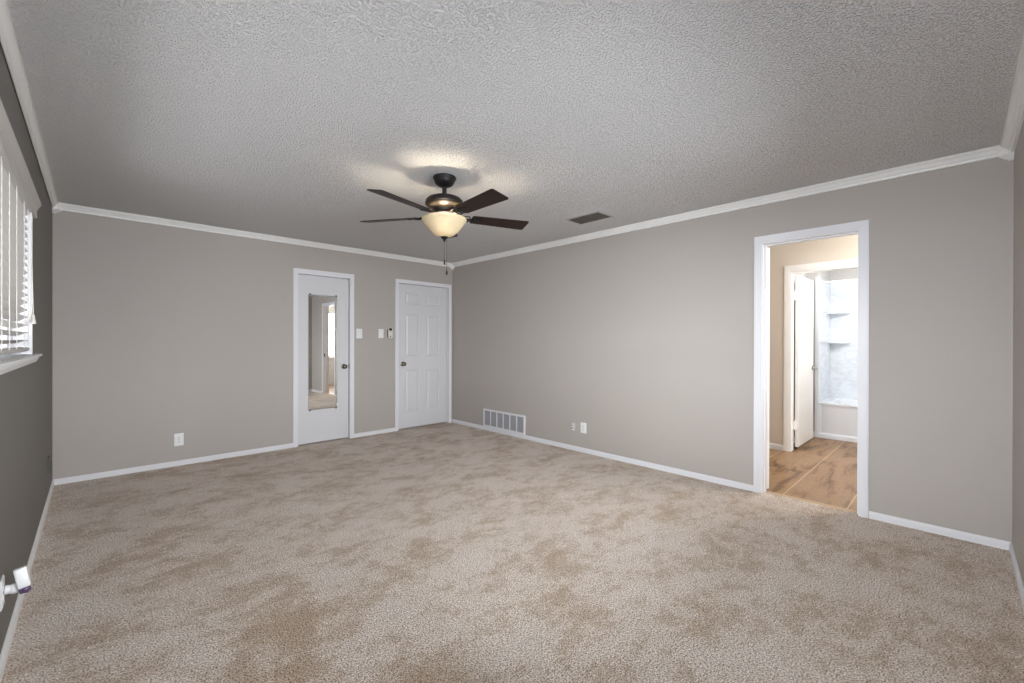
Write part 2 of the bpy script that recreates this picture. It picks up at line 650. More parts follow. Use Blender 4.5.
def crown(name, p, q, n, label, gap=0.0, w=0.058):
    p, q, n = Vector((*p, 0)), Vector((*q, 0)), Vector((*n, 0))
    d = 0.057
    prof = [(gap, H), (w, H), (w, H - .009), (w * .86, H - .009), (w * .86, H - .014), (w * .74, H - .017), (w * .62, H - .025), (w * .52, H - .036),
            (w * .40, H - .041), (w * .34, H - .041), (w * .34, H - .045), (w * .30, H - d + .003), (w * .22, H - d), (gap, H - d)]
    pts = [p + n * a + Vector((0, 0, b_)) for a, b_ in prof]
    return struct(MB().prism(pts, q - p).build(name, M['crown'], smooth=22), label, 'crown moulding')


crown('trim_1', (0, 0), (0, L), (1, 0), 'white crown moulding along the dark grey wall', 0.004, 0.040)
crown('trim_2', (0, L), (W, L), (0, -1), 'white crown moulding above the two doors')
crown('trim_3', (W, L), (W, 0), (-1, 0), 'white crown moulding along the right wall', 0.0, 0.066)
crown('trim_4', (0, 0), (W, 0), (0, 1), 'white crown moulding at the upper right edge on the near wall')


def corner_block(name, x, y, sx, sy, label):
    b = MB()
    s = 0.062
    zs = [(s, H - .004), (s, H - .062), (s * .86, H - .068), (s * .6, H - .080), (s * .42, H - .084), (s * .36, H - .092), (0.0, H - .092)]
    ring = None
    # chamfered quarter block: square with the inner corner cut
    prev = None
    for k, (a, z) in enumerate(zs):
        a = max(a, 0.004)
        pts = [(0, 0), (a, 0), (a, a * .45), (a * .45, a), (0, a)]
        vs = [b.bm.verts.new((x + sx * u, y + sy * v, z)) for u, v in pts]
        if prev:
            for i in range(5):
                j = (i + 1) % 5
                b.bm.faces.new([prev[i], prev[j], vs[j], vs[i]])
        else:
            b.bm.faces.new(vs)
        prev = vs
    b.bm.faces.new(list(reversed(prev)))
    return struct(b.build(name, M['crown']), label, 'corner block')


corner_block('trim_5', 0, L, 1, -1, 'white crown corner block where the dark wall meets the far wall')
corner_block('trim_6', W, L, -1, -1, 'white crown corner block above the six-panel door corner')
corner_block('trim_7', W, 0, -1, 1, 'white crown corner block at the upper right edge')


# ------------------------------------------------------------------ doors
def casing_y(y, x0, x1, z1, w, root, t=0.016, z0=0.0):
    """three-sided casing on a wall facing -y: outer edges x0, x1, z1"""
    b = MB()

    def leg(pts):
        b.prism([(px, y, pz) for px, pz in pts], (0, -t * .7, 0))
    # mitred outline plus a raised inner band
    leg([(x0, z0), (x0 + w, z0), (x0 + w, z1 - w), (x0, z1)])
    leg([(x1, z0), (x1, z1), (x1 - w, z1 - w), (x1 - w, z0)])
    leg([(x0, z1), (x0 + w, z1 - w), (x1 - w, z1 - w), (x1, z1)])
    e, f = w * .12, w * .75
    y2 = y - t * .7
    for pts in ([(x0 + e, z0), (x0 + f, z0), (x0 + f, z1 - f), (x0 + e, z1 - e)], [(x1 - e, z0), (x1 - e, z1 - e), (x1 - f, z1 - f), (x1 - f, z0)],
                [(x0 + e, z1 - e), (x0 + f, z1 - f), (x1 - f, z1 - f), (x1 - e, z1 - e)]):
        b.prism([(px, y2, pz) for px, pz in pts], (0, -t * .3, 0))
    return b.build('casing', M['trim'], root)


def casing_x(x, y0, y1, z1, w, root, t=0.016, z0=0.0, mat='trim'):
    b = MB()

    def leg(pts, xx, d):
        b.prism([(xx, py, pz) for py, pz in pts], (-d, 0, 0))
    e, f = w * .12, w * .75
    for (a, c, xx, d) in ((0, w, x, t * .7), (e, f, x - t * .7, t * .3)):
        leg([(y0 + a, z0), (y0 + c, z0), (y0 + c, z1 - c), (y0 + a, z1 - a)], xx, d)
        leg([(y1 - a, z0), (y1 - a, z1 - a), (y1 - c, z1 - c), (y1 - c, z0)], xx, d)
        leg([(y0 + a, z1 - a), (y0 + c, z1 - c), (y1 - c, z1 - c), (y1 - a, z1 - a)], xx, d)
    return b.build('casing', M[mat], root)


def knob(parent, loc, d, mat, scale=1.0, name='door_knob'):
    """round knob with rose, projecting along d from loc"""
    s = scale
    prof = [(0, 0), (.032 * s, 0), (.032 * s, .004 * s), (.028 * s, .009 * s), (.012 * s, .011 * s), (.0115 * s, .028 * s), (.018 * s, .033 * s),
            (.0265 * s, .042 * s), (.028 * s, .051 * s), (.024 * s, .060 * s), (.014 * s, .064 * s), (0, .065 * s)]
    return MB().lathe(prof, loc, d, 28).build(name, mat, parent, 50)


def hinge(parent, x, y, z, mat, h=0.09, r=0.0055):
    b = MB()
    b.lathe([(0, -h / 2 - .004), (r * .6, -h / 2 - .003), (r, -h / 2), (r, h / 2), (r * .6, h / 2 + .003), (0, h / 2 + .004)], (x, y, z), 'z', 12)
    b.box(x - .016, x + .016, y - .001, y + .003, z - h / 2, z + h / 2)
    return b.build('hinge', mat, parent, 40)


def jamb_y(root, x0, x1, z1, y0, y1, t=0.008):
    b = MB()
    b.box(x0, x0 + t, y0, y1, 0, z1)
    b.box(x1 - t, x1, y0, y1, 0, z1)
    b.box(x0 + t, x1 - t, y0, y1, z1 - t, z1)
    # stops behind the leaf
    s = .011
    b.box(x0 + t, x0 + t + s, y0 + .056, y1, 0, z1 - t)
    b.box(x1 - t - s, x1 - t, y0 + .056, y1, 0, z1 - t)
    b.box(x0 + t, x1 - t, y0 + .056, y1, z1 - t - s, z1 - t)
    return b.build('jamb', M['trim'], root)


# door_1: flush door that carries the mirror
d1 = struct(empty('door_1', (2.38, L, 0)), 'narrow flush white door with a tall mirror on it', 'door')


def at_world(o, root):
    o.location = -Vector(root.location)
    return o


at_world(casing_y(L, 2.003, 2.763, 2.178, 0.056, d1), d1)
at_world(jamb_y(d1, D1[0], D1[1], D1[3], L - .001, L + .075), d1)
leaf = MB().box(2.0610, 2.6960, L + .012, L + .047, 0.016, 2.106, .002).build('door_leaf', M['doorwhite'], d1)
at_world(leaf, d1)
at_world(knob(d1, (2.632, L + .012, 0.956), (0, -1, 0), M['nickel']), d1)
for z in (1.86, 0.225):
    at_world(hinge(d1, 2.055, L + .008, z, M['doorwhite'], 0.10), d1)
o = MB().box(2.7000, 2.7048, L + .006, L + .020, 0.925, 0.988, .001).build('strike_plate', M['bronze'], d1)
at_world(o, d1)

# door_2: six-panel door in the corner
d2 = struct(empty('door_2', (3.86, L, 0)), 'white six-panel door beside the far right corner', 'door')
at_world(casing_y(L, 3.368, 4.352, 2.184, 0.052, d2), d2)
at_world(jamb_y(d2, D2[0], D2[1], D2[3], L - .001, L + .075), d2)


def six_panel():
    b = MB()
    x0, x1, z0, z1, yf, yb = 3.4260, 4.2760, 0.022, 2.1200, L + .012, L + .047
    cols = [(3.543, 3.775), (3.905, 4.138)]
    rows = [(0.245, 0.868), (1.070, 1.685), (1.830, 2.002)]
    xs = [x0] + [v for c in cols for v in c] + [x1]
    zs = [z0] + [v for r in rows for v in r] + [z1]
    bm = b.bm
    for i in range(len(xs) - 1):
        for j in range(len(zs) - 1):
            xa, xb, za, zb = xs[i], xs[i + 1], zs[j], zs[j + 1]
            if i in (1, 3) and j in (1, 3, 5):
                # recess, cove, raised field
                steps = [(0, 0), (.010, .008), (.022, .009), (.040, .002)]
                prev = None
                for inset, dep in steps:
                    q = [bm.verts.new((xx, yf + dep, zz)) for xx, zz in ((xa + inset, za + inset), (xb - inset, za + inset), (xb - inset, zb - inset), (xa + inset, zb - inset))]
                    if prev:
                        for k in range(4):
                            bm.faces.new([prev[k], prev[(k + 1) % 4], q[(k + 1) % 4], q[k]])
                    prev = q
                bm.faces.new(prev)
            else:
                bm.faces.new([bm.verts.new(p) for p in ((xa, yf, za), (xb, yf, za), (xb, yf, zb), (xa, yf, zb))])
    c = [(x0, z0), (x1, z0), (x1, z1), (x0, z1)]
    for k in range(4):
        (ax_, az), (bx_, bz) = c[k], c[(k + 1) % 4]
        bm.faces.new([bm.verts.new(p) for p in ((ax_, yf, az), (bx_, yf, bz), (bx_, yb, bz), (ax_, yb, az))])
    bm.faces.new([bm.verts.new((p[0], yb, p[1])) for p in c])
    bmesh.ops.remove_doubles(bm, verts=bm.verts, dist=1e-5)
    return b


at_world(six_panel().build('door_leaf', M['doorwhite'], d2), d2)
at_world(knob(d2, (3.497, L + .012, 0.958), (0, -1, 0), M['nickel'], 1.05), d2)
for z in (1.86, 0.32):
    at_world(hinge(d2, 4.281, L + .008, z, M['doorwhite'], 0.10), d2)

# door_3: doorway to the bathroom, leaf swung away behind the wall
d3 = struct(empty('door_3', (W, 1.08, 0)), 'open doorway with white casing leading to the bathroom', 'door')
at_world(casing_x(W, 0.694, 1.465, 2.196, 0.058, d3, 0.018), d3)
b = MB()
JT = 0.010
b.box(W - .001, W + .118, DY0, DY0 + JT, 0, DZ)
b.box(W - .001, W + .118, DY1 - JT, DY1, 0, DZ)
b.box(W - .001, W + .118, DY0 + JT, DY1 - JT, DZ - JT, DZ)
b.box(W + .040, W + .076, DY0 + JT, DY0 + JT + .011, 0, DZ - JT)
b.box(W + .040, W + .076, DY1 - JT - .011, DY1 - JT, 0, DZ - JT)
b.box(W + .040, W + .076, DY0 + JT + .011, DY1 - JT - .011, DZ - JT - .011, DZ - JT)
at_world(b.build('jamb', M['trim'], d3), d3)
b = MB()
for (ya, yb) in ((DY0 - .052, DY0 + .006), (DY1 - .006, DY1 + .052)):
    b.box(W + .115, W + .131, ya, yb, 0, DZ + .05)
b.box(W + .115, W + .131, DY0 + .006, DY1 - .006, DZ - .006, DZ + .05)
at_world(b.build('rear_casing', M['trim'], d3), d3)
o = MB().box(W + .012, W + .036, DY0 + JT, DY0 + JT + .0015, 0.90, 0.98).build('strike_plate', M['bronze'], d3)
at_world(o, d3)
o = MB().box(W + .045, W + .085, DY0, DY1, -0.004, 0.006, .003).build('threshold', M['grout'], d3)
at_world(o, d3)
# the leaf folded back against the vestibule side
leafd3 = MB().box(0.0, 0.64, 0.0, 0.035, 0.012, 2.115, .002).build('door_leaf', M['bathtrim'], d3)
leafd3.location = Vector((W + .137, 1.384, 0)) - Vector(d3.location)
leafd3.rotation_euler = (0, 0, R(62))
for z in (1.86, 1.05, 0.25):
    h_ = MB().box(W + .085, W + .117, DY1 - JT - .0015, DY1 - JT, z - .05, z + .05).build('hinge', M['bathtrim'], d3)
    at_world(h_, d3)

# door_4: inner door into the tub room
d4 = struct(empty('door_4', (XB, 1.2, 0)), 'white inner door swung open into the tub room', 'door')
at_world(casing_x(XB, TY0 - .063, 1.690, 2.194, 0.075, d4, 0.016, -.004, 'bathtrim'), d4)
b = MB()
b.box(XB - .001, XB + .114, TY0, TY0 + JT, -.004, TZ)
b.box(XB - .001, XB + .114, TY1 - JT, TY1, -.004, TZ)
b.box(XB - .001, XB + .114, TY0 + JT, TY1 - JT, TZ - JT, TZ)
at_world(b.build('jamb', M['bathtrim'], d4), d4)
leaf4 = MB().box(6.334, 7.095, 1.575, 1.610, 0.030, 2.095, .002).build('door_leaf', M['bathtrim'], d4)
at_world(leaf4, d4)
at_world(knob(d4, (7.030, 1.575, 0.953), (0, -1, 0), M['chrome'], 0.95), d4)
at_world(knob(d4, (7.030, 1.610, 0.953), (0, 1, 0), M['chrome'], 0.95), d4)
for z in (1.845, 0.29):
    h_ = MB()
    h_.box(6.298, 6.336, 1.588, 1.616, z - .05, z + .05, .003)
    h_.lathe([(0, -.058), (.007, -.055), (.007, .055), (0, .058)], (6.316, 1.606, z), 'z', 12)
    at_world(h_.build('hinge', M['bathtrim'], d4), d4)


# ------------------------------------------------------------------ windows
w1 = struct(empty('window_1', (0, 3.0, WZ0)), 'window with white sill behind closed white blinds', 'window')


def part(b, name, mat, root, smooth=None):
    return at_world(b.build(name, mat, root, smooth), root)


b = MB()
fx0, fx1 = -0.145, -0.095
b.box(fx0, fx1, WY0, WY0 + .045, WZ0, WZ1)
b.box(fx0, fx1, WY1 - .045, WY1, WZ0, WZ1)
b.box(fx0, fx1, WY0 + .045, WY1 - .045, WZ0, WZ0 + .045)
b.box(fx0, fx1, WY0 + .045, WY1 - .045, WZ1 - .045, WZ1)
b.box(fx0, fx1, 2.955, 3.005, WZ0 + .045, WZ1 - .045)
part(b, 'window_frame', M['trim'], w1)
part(MB().box(-.124, -.118, WY0 + .045, 2.955, WZ0 + .045, WZ1 - .045).box(-.124, -.118, 3.005, WY1 - .045, WZ0 + .045, WZ1 - .045), 'pane', M['glass'], w1)
b = MB()
b.box(-.095, 0.0, WY1 - .006, WY1, WZ0 + .016, WZ1)
b.box(-.095, 0.0, WY0, WY0 + .006, WZ0 + .016, WZ1)
b.box(-.095, 0.0, WY0 + .006, WY1 - .006, WZ1 - .006, WZ1)
part(b, 'jamb', M['trim'], w1)
b = MB()
b.box(-.095, 0.0, WY0, WY1, WZ0, WZ0 + .015)
b.box(0.0, 0.032, WY0 - .15, 4.262, WZ0, WZ0 + .015, .003)
part(b, 'window_sill', M['sill'], w1)
prof = [(0, WZ0), (.020, WZ0), (.020, WZ0 - .010), (.014, WZ0 - .022), (.010, WZ0 - .032), (0, WZ0 - .032)]
part(MB().prism([(x, WY0 - .12, z) for x, z in prof], (0, 4.215 - WY0 + .12, 0)), 'sill_apron', M['sill'], w1)

w2 = struct(empty('added_window_near', (2.1, 0, NZ0)), 'bare window added in the near wall to let fill light in, out of view', 'window')  # added opening for the near fill lamp, never in view
b = MB()
for (xa, xb, za, zb) in ((NX0, NX0 + .05, NZ0, NZ1), (NX1 - .05, NX1, NZ0, NZ1), (NX0 + .05, NX1 - .05, NZ0, NZ0 + .05), (NX0 + .05, NX1 - .05, NZ1 - .05, NZ1),
                         (1.53, 1.59, NZ0 + .05, NZ1 - .05)):
    b.box(xa, xb, -.12, -.06, za, zb)
part(b, 'window_frame', M['trim'], w2)
part(MB().box(NX0 + .05, 1.53, -.093, -.087, NZ0 + .05, NZ1 - .05).box(1.59, NX1 - .05, -.093, -.087, NZ0 + .05, NZ1 - .05), 'pane', M['glass'], w2)
part(MB().box(NX0 - .08, NX1 + .08, -.06, .03, NZ0 - .02, NZ0, .003), 'window_sill', M['sill'], w2)

w4 = struct(empty('added_window_left', (0, .9, VZ0)), 'bare window added in the dark wall to let fill light in, out of view', 'window')  # added opening for the left fill lamp, never in view
b = MB()
for (ya, yb, za, zb) in ((VY0, VY0 + .05, VZ0, VZ1), (VY1 - .05, VY1, VZ0, VZ1), (VY0 + .05, VY1 - .05, VZ0, VZ0 + .05), (VY0 + .05, VY1 - .05, VZ1 - .05, VZ1)):
    b.box(-.12, -.06, ya, yb, za, zb)
part(b, 'window_frame', M['trim'], w4)
part(MB().box(-.093, -.087, VY0 + .05, VY1 - .05, VZ0 + .05, VZ1 - .05), 'pane', M['glass'], w4)
part(MB().box(-.06, .03, VY0 - .08, VY1 + .08, VZ0 - .02, VZ0, .003), 'window_sill', M['sill'], w4)

w3 = struct(empty('window_3', (5.65, -1.35, 0.8)), 'bright bathroom window seen only in the door mirror', 'window')
b = MB()
for (xa, xb, za, zb) in ((5.22, 5.26, .80, 2.12), (6.04, 6.08, .80, 2.12), (5.26, 6.04, .80, .84), (5.26, 6.04, 2.08, 2.12), (5.26, 6.04, 1.45, 1.48)):
    b.box(xa, xb, -1.43, -1.38, za, zb)
part(b, 'window_frame', M['trim'], w3)
part(MB().box(5.26, 6.04, -1.41, -1.405, .84, 1.45).box(5.26, 6.04, -1.41, -1.405, 1.48, 2.08), 'pane', M['glass'], w3)
part(MB().box(5.16, 6.14, -1.38, -1.31, .775, .80, .003), 'window_sill', M['sill'], w3)

# ------------------------------------------------------------------ window blind
bl = empty('window_blind', (-.03, 3.0, WZ0 + .02))
tag(bl, 'white slatted blind with moulded valance in the left window', 'window blind')
prof = [(-.004, 2.040), (.012, 2.040), (.016, 2.048), (.014, 2.058), (.014, 2.086), (.018, 2.098), (.026, 2.112), (.032, 2.124), (.032, 2.136), (-.004, 2.136)]
b = MB().prism([(x + .002, WY0 - .02, z) for x, z in prof], (0, 4.150 - WY0 + .02, 0))
part(b, 'valance', M['blind'], bl)
part(MB().box(-.066, -.008, WY0 + .012, WY1 - .012, 2.060, 2.106), 'head_rail', M['blind'], bl)
ys0, ys1 = WY0 + .015, 4.085
b = MB()
pitch_s, sw = 0.0435, 0.050
z = 1.290
nsl = 0
while z < 2.055:
    a = R(33) if z > 1.42 else R(22)
    cx = -.036
    prev = None
    rows_ = []
    for k in range(5):
        u = (k / 4 - .5)
        arch = .0022 * (1 - (2 * u) ** 2)
        px_ = cx + u * sw * math.cos(a) - arch * math.sin(a)
        pz_ = z + u * sw * math.sin(a) + arch * math.cos(a)
        rows_.append((px_, pz_))
    th = .0028
    outline = [(x, ys0, zz) for x, zz in rows_] + [(x, ys0, zz - th) for x, zz in reversed(rows_)]
    b.prism(outline, (0, ys1 - ys0, 0))
    z += pitch_s
    nsl += 1
part(b, 'slats', M['blind'], bl)
part(MB().box(-.062, -.010, ys0, ys1, 1.234, 1.256, .006), 'bottom_rail', M['blind'], bl)
for y in (3.99, 3.80, 3.48, 3.22, 2.99, 2.72, 2.46, 2.18, 1.95):
    b = MB()
    b.tube([(-.0085, y, 2.06), (-.0085, y, 1.262), (-.012, y, 1.246), (-.022, y, 1.231), (-.050, y, 1.231), (-.0635, y, 1.246), (-.0635, y, 2.06)], .0019, 8)
    part(b, 'ladder_cord', M['cord'], bl, 60)
for (y, zt, dx) in ((3.985, 1.448, -.004), (3.955, 1.440, .009)):
    pts = [(.006, 3.968, 2.055)]
    for k in range(1, 40):
        s = k / 40
        pts.append((.006 + dx * s * s, 3.968 + (y - 3.968) * s * s + .0012 * math.sin(k * 2.1), 2.055 + (zt - 2.055) * s))
    pts.append((.006 + dx, y, zt))
    c = part(MB().tube(pts, .0017, 8), 'pull_cord', M['cord'], bl, 60)
    tz = MB().lathe([(0, .004), (.004, .003), (.0055, -.008), (.0105, -.040), (.0115, -.046), (.0095, -.049), (0, -.049)], (.006 + dx, y, zt), 'z', 16)
    part(tz, 'tassel', M['cord'], bl, 50)

# ------------------------------------------------------------------ ceiling fan
fan = empty('ceiling_fan', (FX, FY, H))
tag(fan, 'dark bronze five-blade ceiling fan with lit amber glass bowl', 'ceiling fan')


def fpart(b, name, mat, smooth=45, parent=None):
    return b.build(name, mat, parent or fan, smooth)       # coordinates relative to the ceiling point


fpart(MB().lathe([(0, 0), (.083, 0), (.085, -.003), (.085, -.014), (.079, -.020), (.076, -.032), (.067, -.050), (.053, -.063), (.036, -.072), (.022, -.075), (0, -.075)]), 'canopy', M['bronze'])
fpart(MB().lathe([(0, -.07), (.0165, -.07), (.0165, -.124), (.026, -.128), (.028, -.146), (0, -.148)], n=24), 'downrod', M['bronze'])
fpart(MB().lathe([(0, -0.138), (.045, -0.140), (.090, -0.149), (.122, -0.162), (.137, -0.177), (.140, -0.192), (.140, -0.208), (.133, -0.218), (.112, -0.226),
                  (.097, -0.236), (.089, -0.252), (.088, -0.264), (.094, -0.270), (.094, -0.284), (.080, -0.290), (.060, -0.294), (.058, -0.320), (.064, -0.326), (.064, -0.332), (0, -0.334)], n=48), 'motor_housing', M['bronze'])
b = MB().lathe([(.138, -0.196), (.1425, -0.198), (.1425, -0.205), (.138, -0.207)], n=48)
fpart(b, 'trim_ring', M['bronze'])
BZ = 2.227 - H
for k in range(5):
    a = -1.6279 + k * 2 * PI / 5
    q = Matrix.Rotation(a, 3, 'Z') @ Matrix.Rotation(R(-12.13), 3, 'X')
    base = Vector((0, 0, BZ))
    # blade outline in local (radial, tangential)
    r0, r1 = 0.208, 0.667
    w0, w1_ = 0.057, 0.073
    pts = []

    def rc(cx_, cy_, rad, a0, a1, n=5):
        return [(cx_ + rad * math.cos(a0 + (a1 - a0) * i / n), cy_ + rad * math.sin(a0 + (a1 - a0) * i / n)) for i in range(n + 1)]
    pts += rc(r1 - .016, w1_ - .016, .016, PI / 2, 0)
    pts += rc(r1 - .016, -w1_ + .016, .016, 0, -PI / 2)
    pts += rc(r0 + .020, -w0 + .020, .020, -PI / 2, -PI)
    pts += rc(r0 + .020, w0 - .020, .020, PI, PI / 2)
    b = MB()
    b.prism([(u, v, -.003) for u, v in pts], (0, 0, .006))
    bo = fpart(b, 'blade', M['walnut'], None)
    bo.location = base
    bo.rotation_euler = q.to_euler()
    # ornate bracket under the blade
    b = MB()
    b.prism([(.225, -.030, -.008), (.290, -.012, -.008), (.302, 0, -.008), (.290, .012, -.008), (.225, .030, -.008), (.212, 0, -.008)], (0, 0, .0045))
    b.tube([(.085, 0, .012), (.115, 0, .004), (.155, 0, -.002), (.19, 0, -.004), (.23, 0, -.006)], [.010, .010, .009, .008, .006], 10)
    for sgn in (1, -1):
        b.torus((.172, sgn * .021, -.004), .021, .0050, Matrix.Rotation(R(8 * sgn), 3, 'X'))
        b.torus((.217, sgn * .018, -.008), .014, .0042)
        b.tube([(.10, sgn * .008, .006), (.13, sgn * .030, .002), (.155, sgn * .036, -.002)], .0048, 8)
        b.lathe([(0, -.0115), (.005, -.0105), (.005, -.008), (0, -.0075)], (.245, sgn * .015, 0), 'z', 10)
    b.lathe([(0, -.0115), (.005, -.0105), (.005, -.008), (0, -.0075)], (.283, 0, 0), 'z', 10)
    br = b.build('blade_bracket', M['bronze'], bo, 45)
# glass bowl
zr = -H
outer = [(.157, 2.212), (.165, 2.208), (.1655, 2.202), (.160, 2.192), (.149, 2.176), (.136, 2.158), (.118, 2.134), (.096, 2.108), (.071, 2.088), (.043, 2.077), (.012, 2.073)]
inner = [(r - .004 if r > .02 else r, z + .0035) for r, z in reversed(outer)]
inner[-1] = (.155, 2.211)
bowl = fpart(MB().lathe([(r, z - H) for r, z in outer + inner], n=56), 'glass_bowl', M['amber'], 60)
bowl['label'] = 'lit amber glass bowl shade'
fpart(MB().lathe([(0, 2.080 - H), (.027, 2.077 - H), (.028, 2.070 - H), (.019, 2.063 - H), (.011, 2.057 - H), (.008, 2.046 - H), (.005, 2.038 - H), (0, 2.036 - H)], n=24), 'finial', M['bronze'])
fpart(MB().lathe([(.0045, 2.190 - H), (.0045, 2.074 - H)], n=10), 'centre_rod', M['bronze'])
# fitter spokes that carry the bowl
b = MB().lathe([(.045, 2.180 - H), (.0655, 2.180 - H), (.0655, 2.188 - H), (.045, 2.188 - H)], n=32, closed=True)
for k in range(3):
    a = 2 * PI * k / 3 + .5
    b.tube([(.055 * math.cos(a), .055 * math.sin(a), 2.184 - H), (.157 * math.cos(a), .157 * math.sin(a), 2.207 - H)], .003, 8)
fpart(b, 'bowl_fitter', M['bronze'])
# pull chains
for (du, z1, z0) in ((0.001, 2.04, 1.902), (0.018, 2.075, 1.827)):
    v = Rt * du
    b = MB()
    z = z1
    b.tube([(v.x, v.y, z1 - H), (v.x, v.y, z0 - H)], .0012, 6)
    while z > z0:
        bmesh.ops.create_icosphere(b.bm, subdivisions=1, radius=.0023, matrix=Matrix.Translation((v.x, v.y, z - H)))
        z -= .0062
    ch = fpart(b, 'pull_chain', M['nickel'], 60)
    fb = MB().lathe([(0, .002), (.003, .001), (.0045, -.006), (.0068, -.018), (.0072, -.030), (.004, -.037), (0, -.038)], (v.x, v.y, z0 - H), 'z', 14)
    fb.build('fob', M['bronze'], ch, 50)

# ------------------------------------------------------------------ mirror on the flush door
MX0, MX1, MZ0, MZ1 = 2.184, 2.549, 0.426, 1.873
mr = empty('door_mirror', ((MX0 + MX1) / 2, L + .0105, MZ0), R(0.5))
tag(mr, 'tall frameless mirror with angled edges fixed to the flush white door', 'mirror')
hw, hh = (MX1 - MX0) / 2, MZ1 - MZ0
b = MB()
bv = .017
rows3 = [(0, 0.0), (0, -.0035), (bv, -.0052)]
prev = None
for ins, yy in rows3:
    q = [b.bm.verts.new(p) for p in ((-hw + ins, yy, ins), (hw - ins, yy, ins), (hw - ins, yy, hh - ins), (-hw + ins, yy, hh - ins))]
    if prev:
        for k in range(4):
            b.bm.faces.new([prev[k], prev[(k + 1) % 4], q[(k + 1) % 4], q[k]])
    else:
        b.bm.faces.new(list(reversed(q)))
    prev = q
b.bm.faces.new(prev)
b.build('mirror_glass', M['mirror'], mr)
for (cx_, cz) in ((-hw + .02, hh), (hw - .02, hh), (-hw + .02, 0), (hw - .02, 0)):
    sg = 1 if cz > 0 else -1
    b = MB().box(cx_ - .008, cx_ + .008, -.008, 0, cz - .008 if sg > 0 else cz - .012, cz + .012 if sg > 0 else cz + .008, .002)
    b.build('clip', M['nickel'], mr)


# ------------------------------------------------------------------ wall plates
def plate(b, w, h, d=.006):
    """rounded bevelled plate, local: x right, -y out of the wall, z up, centred"""
    b.prism([(-w / 2, 0, -h / 2), (w / 2, 0, -h / 2), (w / 2, 0, h / 2), (-w / 2, 0, h / 2)], (0, -d * .45, 0))
    i = .006
    a = [b.bm.verts.new((sx * w / 2, -d * .45, sz * h / 2)) for sx, sz in ((-1, -1), (1, -1), (1, 1), (-1, 1))]
    c = [b.bm.verts.new((sx * (w / 2 - i), -d, sz * (h / 2 - i))) for sx, sz in ((-1, -1), (1, -1), (1, 1), (-1, 1))]
    for k in range(4):
        b.bm.faces.new([a[k], a[(k + 1) % 4], c[(k + 1) % 4], c[k]])
    b.bm.faces.new(c)
    return b


def outlet(loc, rz, w, h, label, mat='plastic', slot='slot', name='wall_outlet', group=None, d=.006):
    r = empty(name, loc, rz)
    tag(r, label, 'outlet', group)
    plate(MB(), w, h, d).build('cover_plate', M[mat], r)
    for sz in (1, -1):
        zc = sz * h * .165
        b = MB()
        n = 20
        pts = []
        for k in range(n):
            a_ = 2 * PI * k / n
            pts.append((.0172 * math.cos(a_), -d, zc + max(-.0125, min(.0125, .0172 * math.sin(a_)))))
        b.prism(pts, (0, -.0018, 0))
        s = b.build('socket', M[mat], r)
        b = MB()
        b.box(-.0078, -.0052, -d - .0024, -d - .0016, zc - .001, zc + .008)
        b.box(.0052, .0078, -d - .0024, -d - .0016, zc - .0, zc + .007)
        b.lathe([(0, 0), (.0032, 0), (.0032, .0008), (0, .0008)], (0, -d - .0016, zc - .0065), (0, -1, 0), 10)
        b.build('slots', M[slot], s)
    MB().lathe([(0, 0), (.003, 0), (.0026, .0012), (0, .0014)], (0, -d, 0), (0, -1, 0), 10).build('screw', M['nickel'], r)
    return r


outlet((0.900, L, 0.268), 0, .080, .128, 'white wall outlet on the far wall left of the mirrored door')
outlet((W, 3.279, 0.284), -PI / 2, .080, .122, 'white wall outlet on the right wall past the floor grille')
outlet((0, 5.33, 0.290), PI / 2, .085, .125, 'dark grey outlet on the dark wall near the far corner', 'darkplate', 'black', d=.016)
outlet((0, 2.895, 0.284), PI / 2, .072, .118, 'white wall outlet holding the plug-in sensor at the left edge')

# small jack plate painted like the wall
jk = empty('jack_plate', (W, 3.425, 0.274), -PI / 2)
tag(jk, 'small wall-coloured jack plate with white rim beside the outlet', 'jack plate')
plate(MB(), .055, .105, .006).build('cover_plate', M['wall'], jk)
for zc in (.034, .004, -.030):
    MB().box(-.018, .012, -.0095, -.006, zc - .006, zc + .006, .002).build('jack', M['plastic'], jk)
MB().box(.012, .018, -.0085, -.006, -.042, .042, .001).build('rim', M['plastic'], jk)

# switches
s1 = empty('light_switch', (2.838, L, 1.392), 0)
tag(s1, 'white rocker light switch beside the mirrored door', 'light switch')
plate(MB(), .082, .130, .006).build('cover_plate', M['plastic'], s1)
MB().prism([(-.017, -.006, -.034), (.017, -.006, -.034), (.017, -.0105, -.034), (-.017, -.0105, -.034)], (0, 0, .001)).prism(
    [(-.0165, -.0055, -.0335), (-.0165, -.0105, -.0335), (-.0165, -.0072, 0), (-.0165, -.0088, .0335), (-.0165, -.0055, .0335)], (.033, 0, 0)).build('rocker', M['plastic'], s1)
b = MB().box(-.0195, .0195, -.0066, -.0058, -.0365, .0365)
b.build('bezel', M['grillecore'], s1)
s2 = empty('light_switch', (3.153, L, 1.396), 0)
tag(s2, 'white toggle light switch left of the fan remote', 'light switch')
plate(MB(), .074, .126, .006).build('cover_plate', M['plastic'], s2)
MB().prism([(-.0048, -.006, -.004), (-.0048, -.018, .010), (-.0048, -.018, .016), (-.0048, -.006, .010)], (.0096, 0, 0)).build('toggle', M['plastic'], s2)
MB().box(-.008, .008, -.0066, -.0058, -.015, .015).build('bezel', M['plastic'], s2)
for zc in (.042, -.042):
    MB().lathe([(0, 0), (.0034, 0), (.003, .001), (0, .0012)], (0, -.006, zc), (0, -1, 0), 10).build('screw', M['nickel'], s2)

# fan remote in its cradle
rm = empty('fan_remote', (3.286, L, 1.408), 0)
tag(rm, 'pale fan remote with black window in a wall cradle', 'remote control')


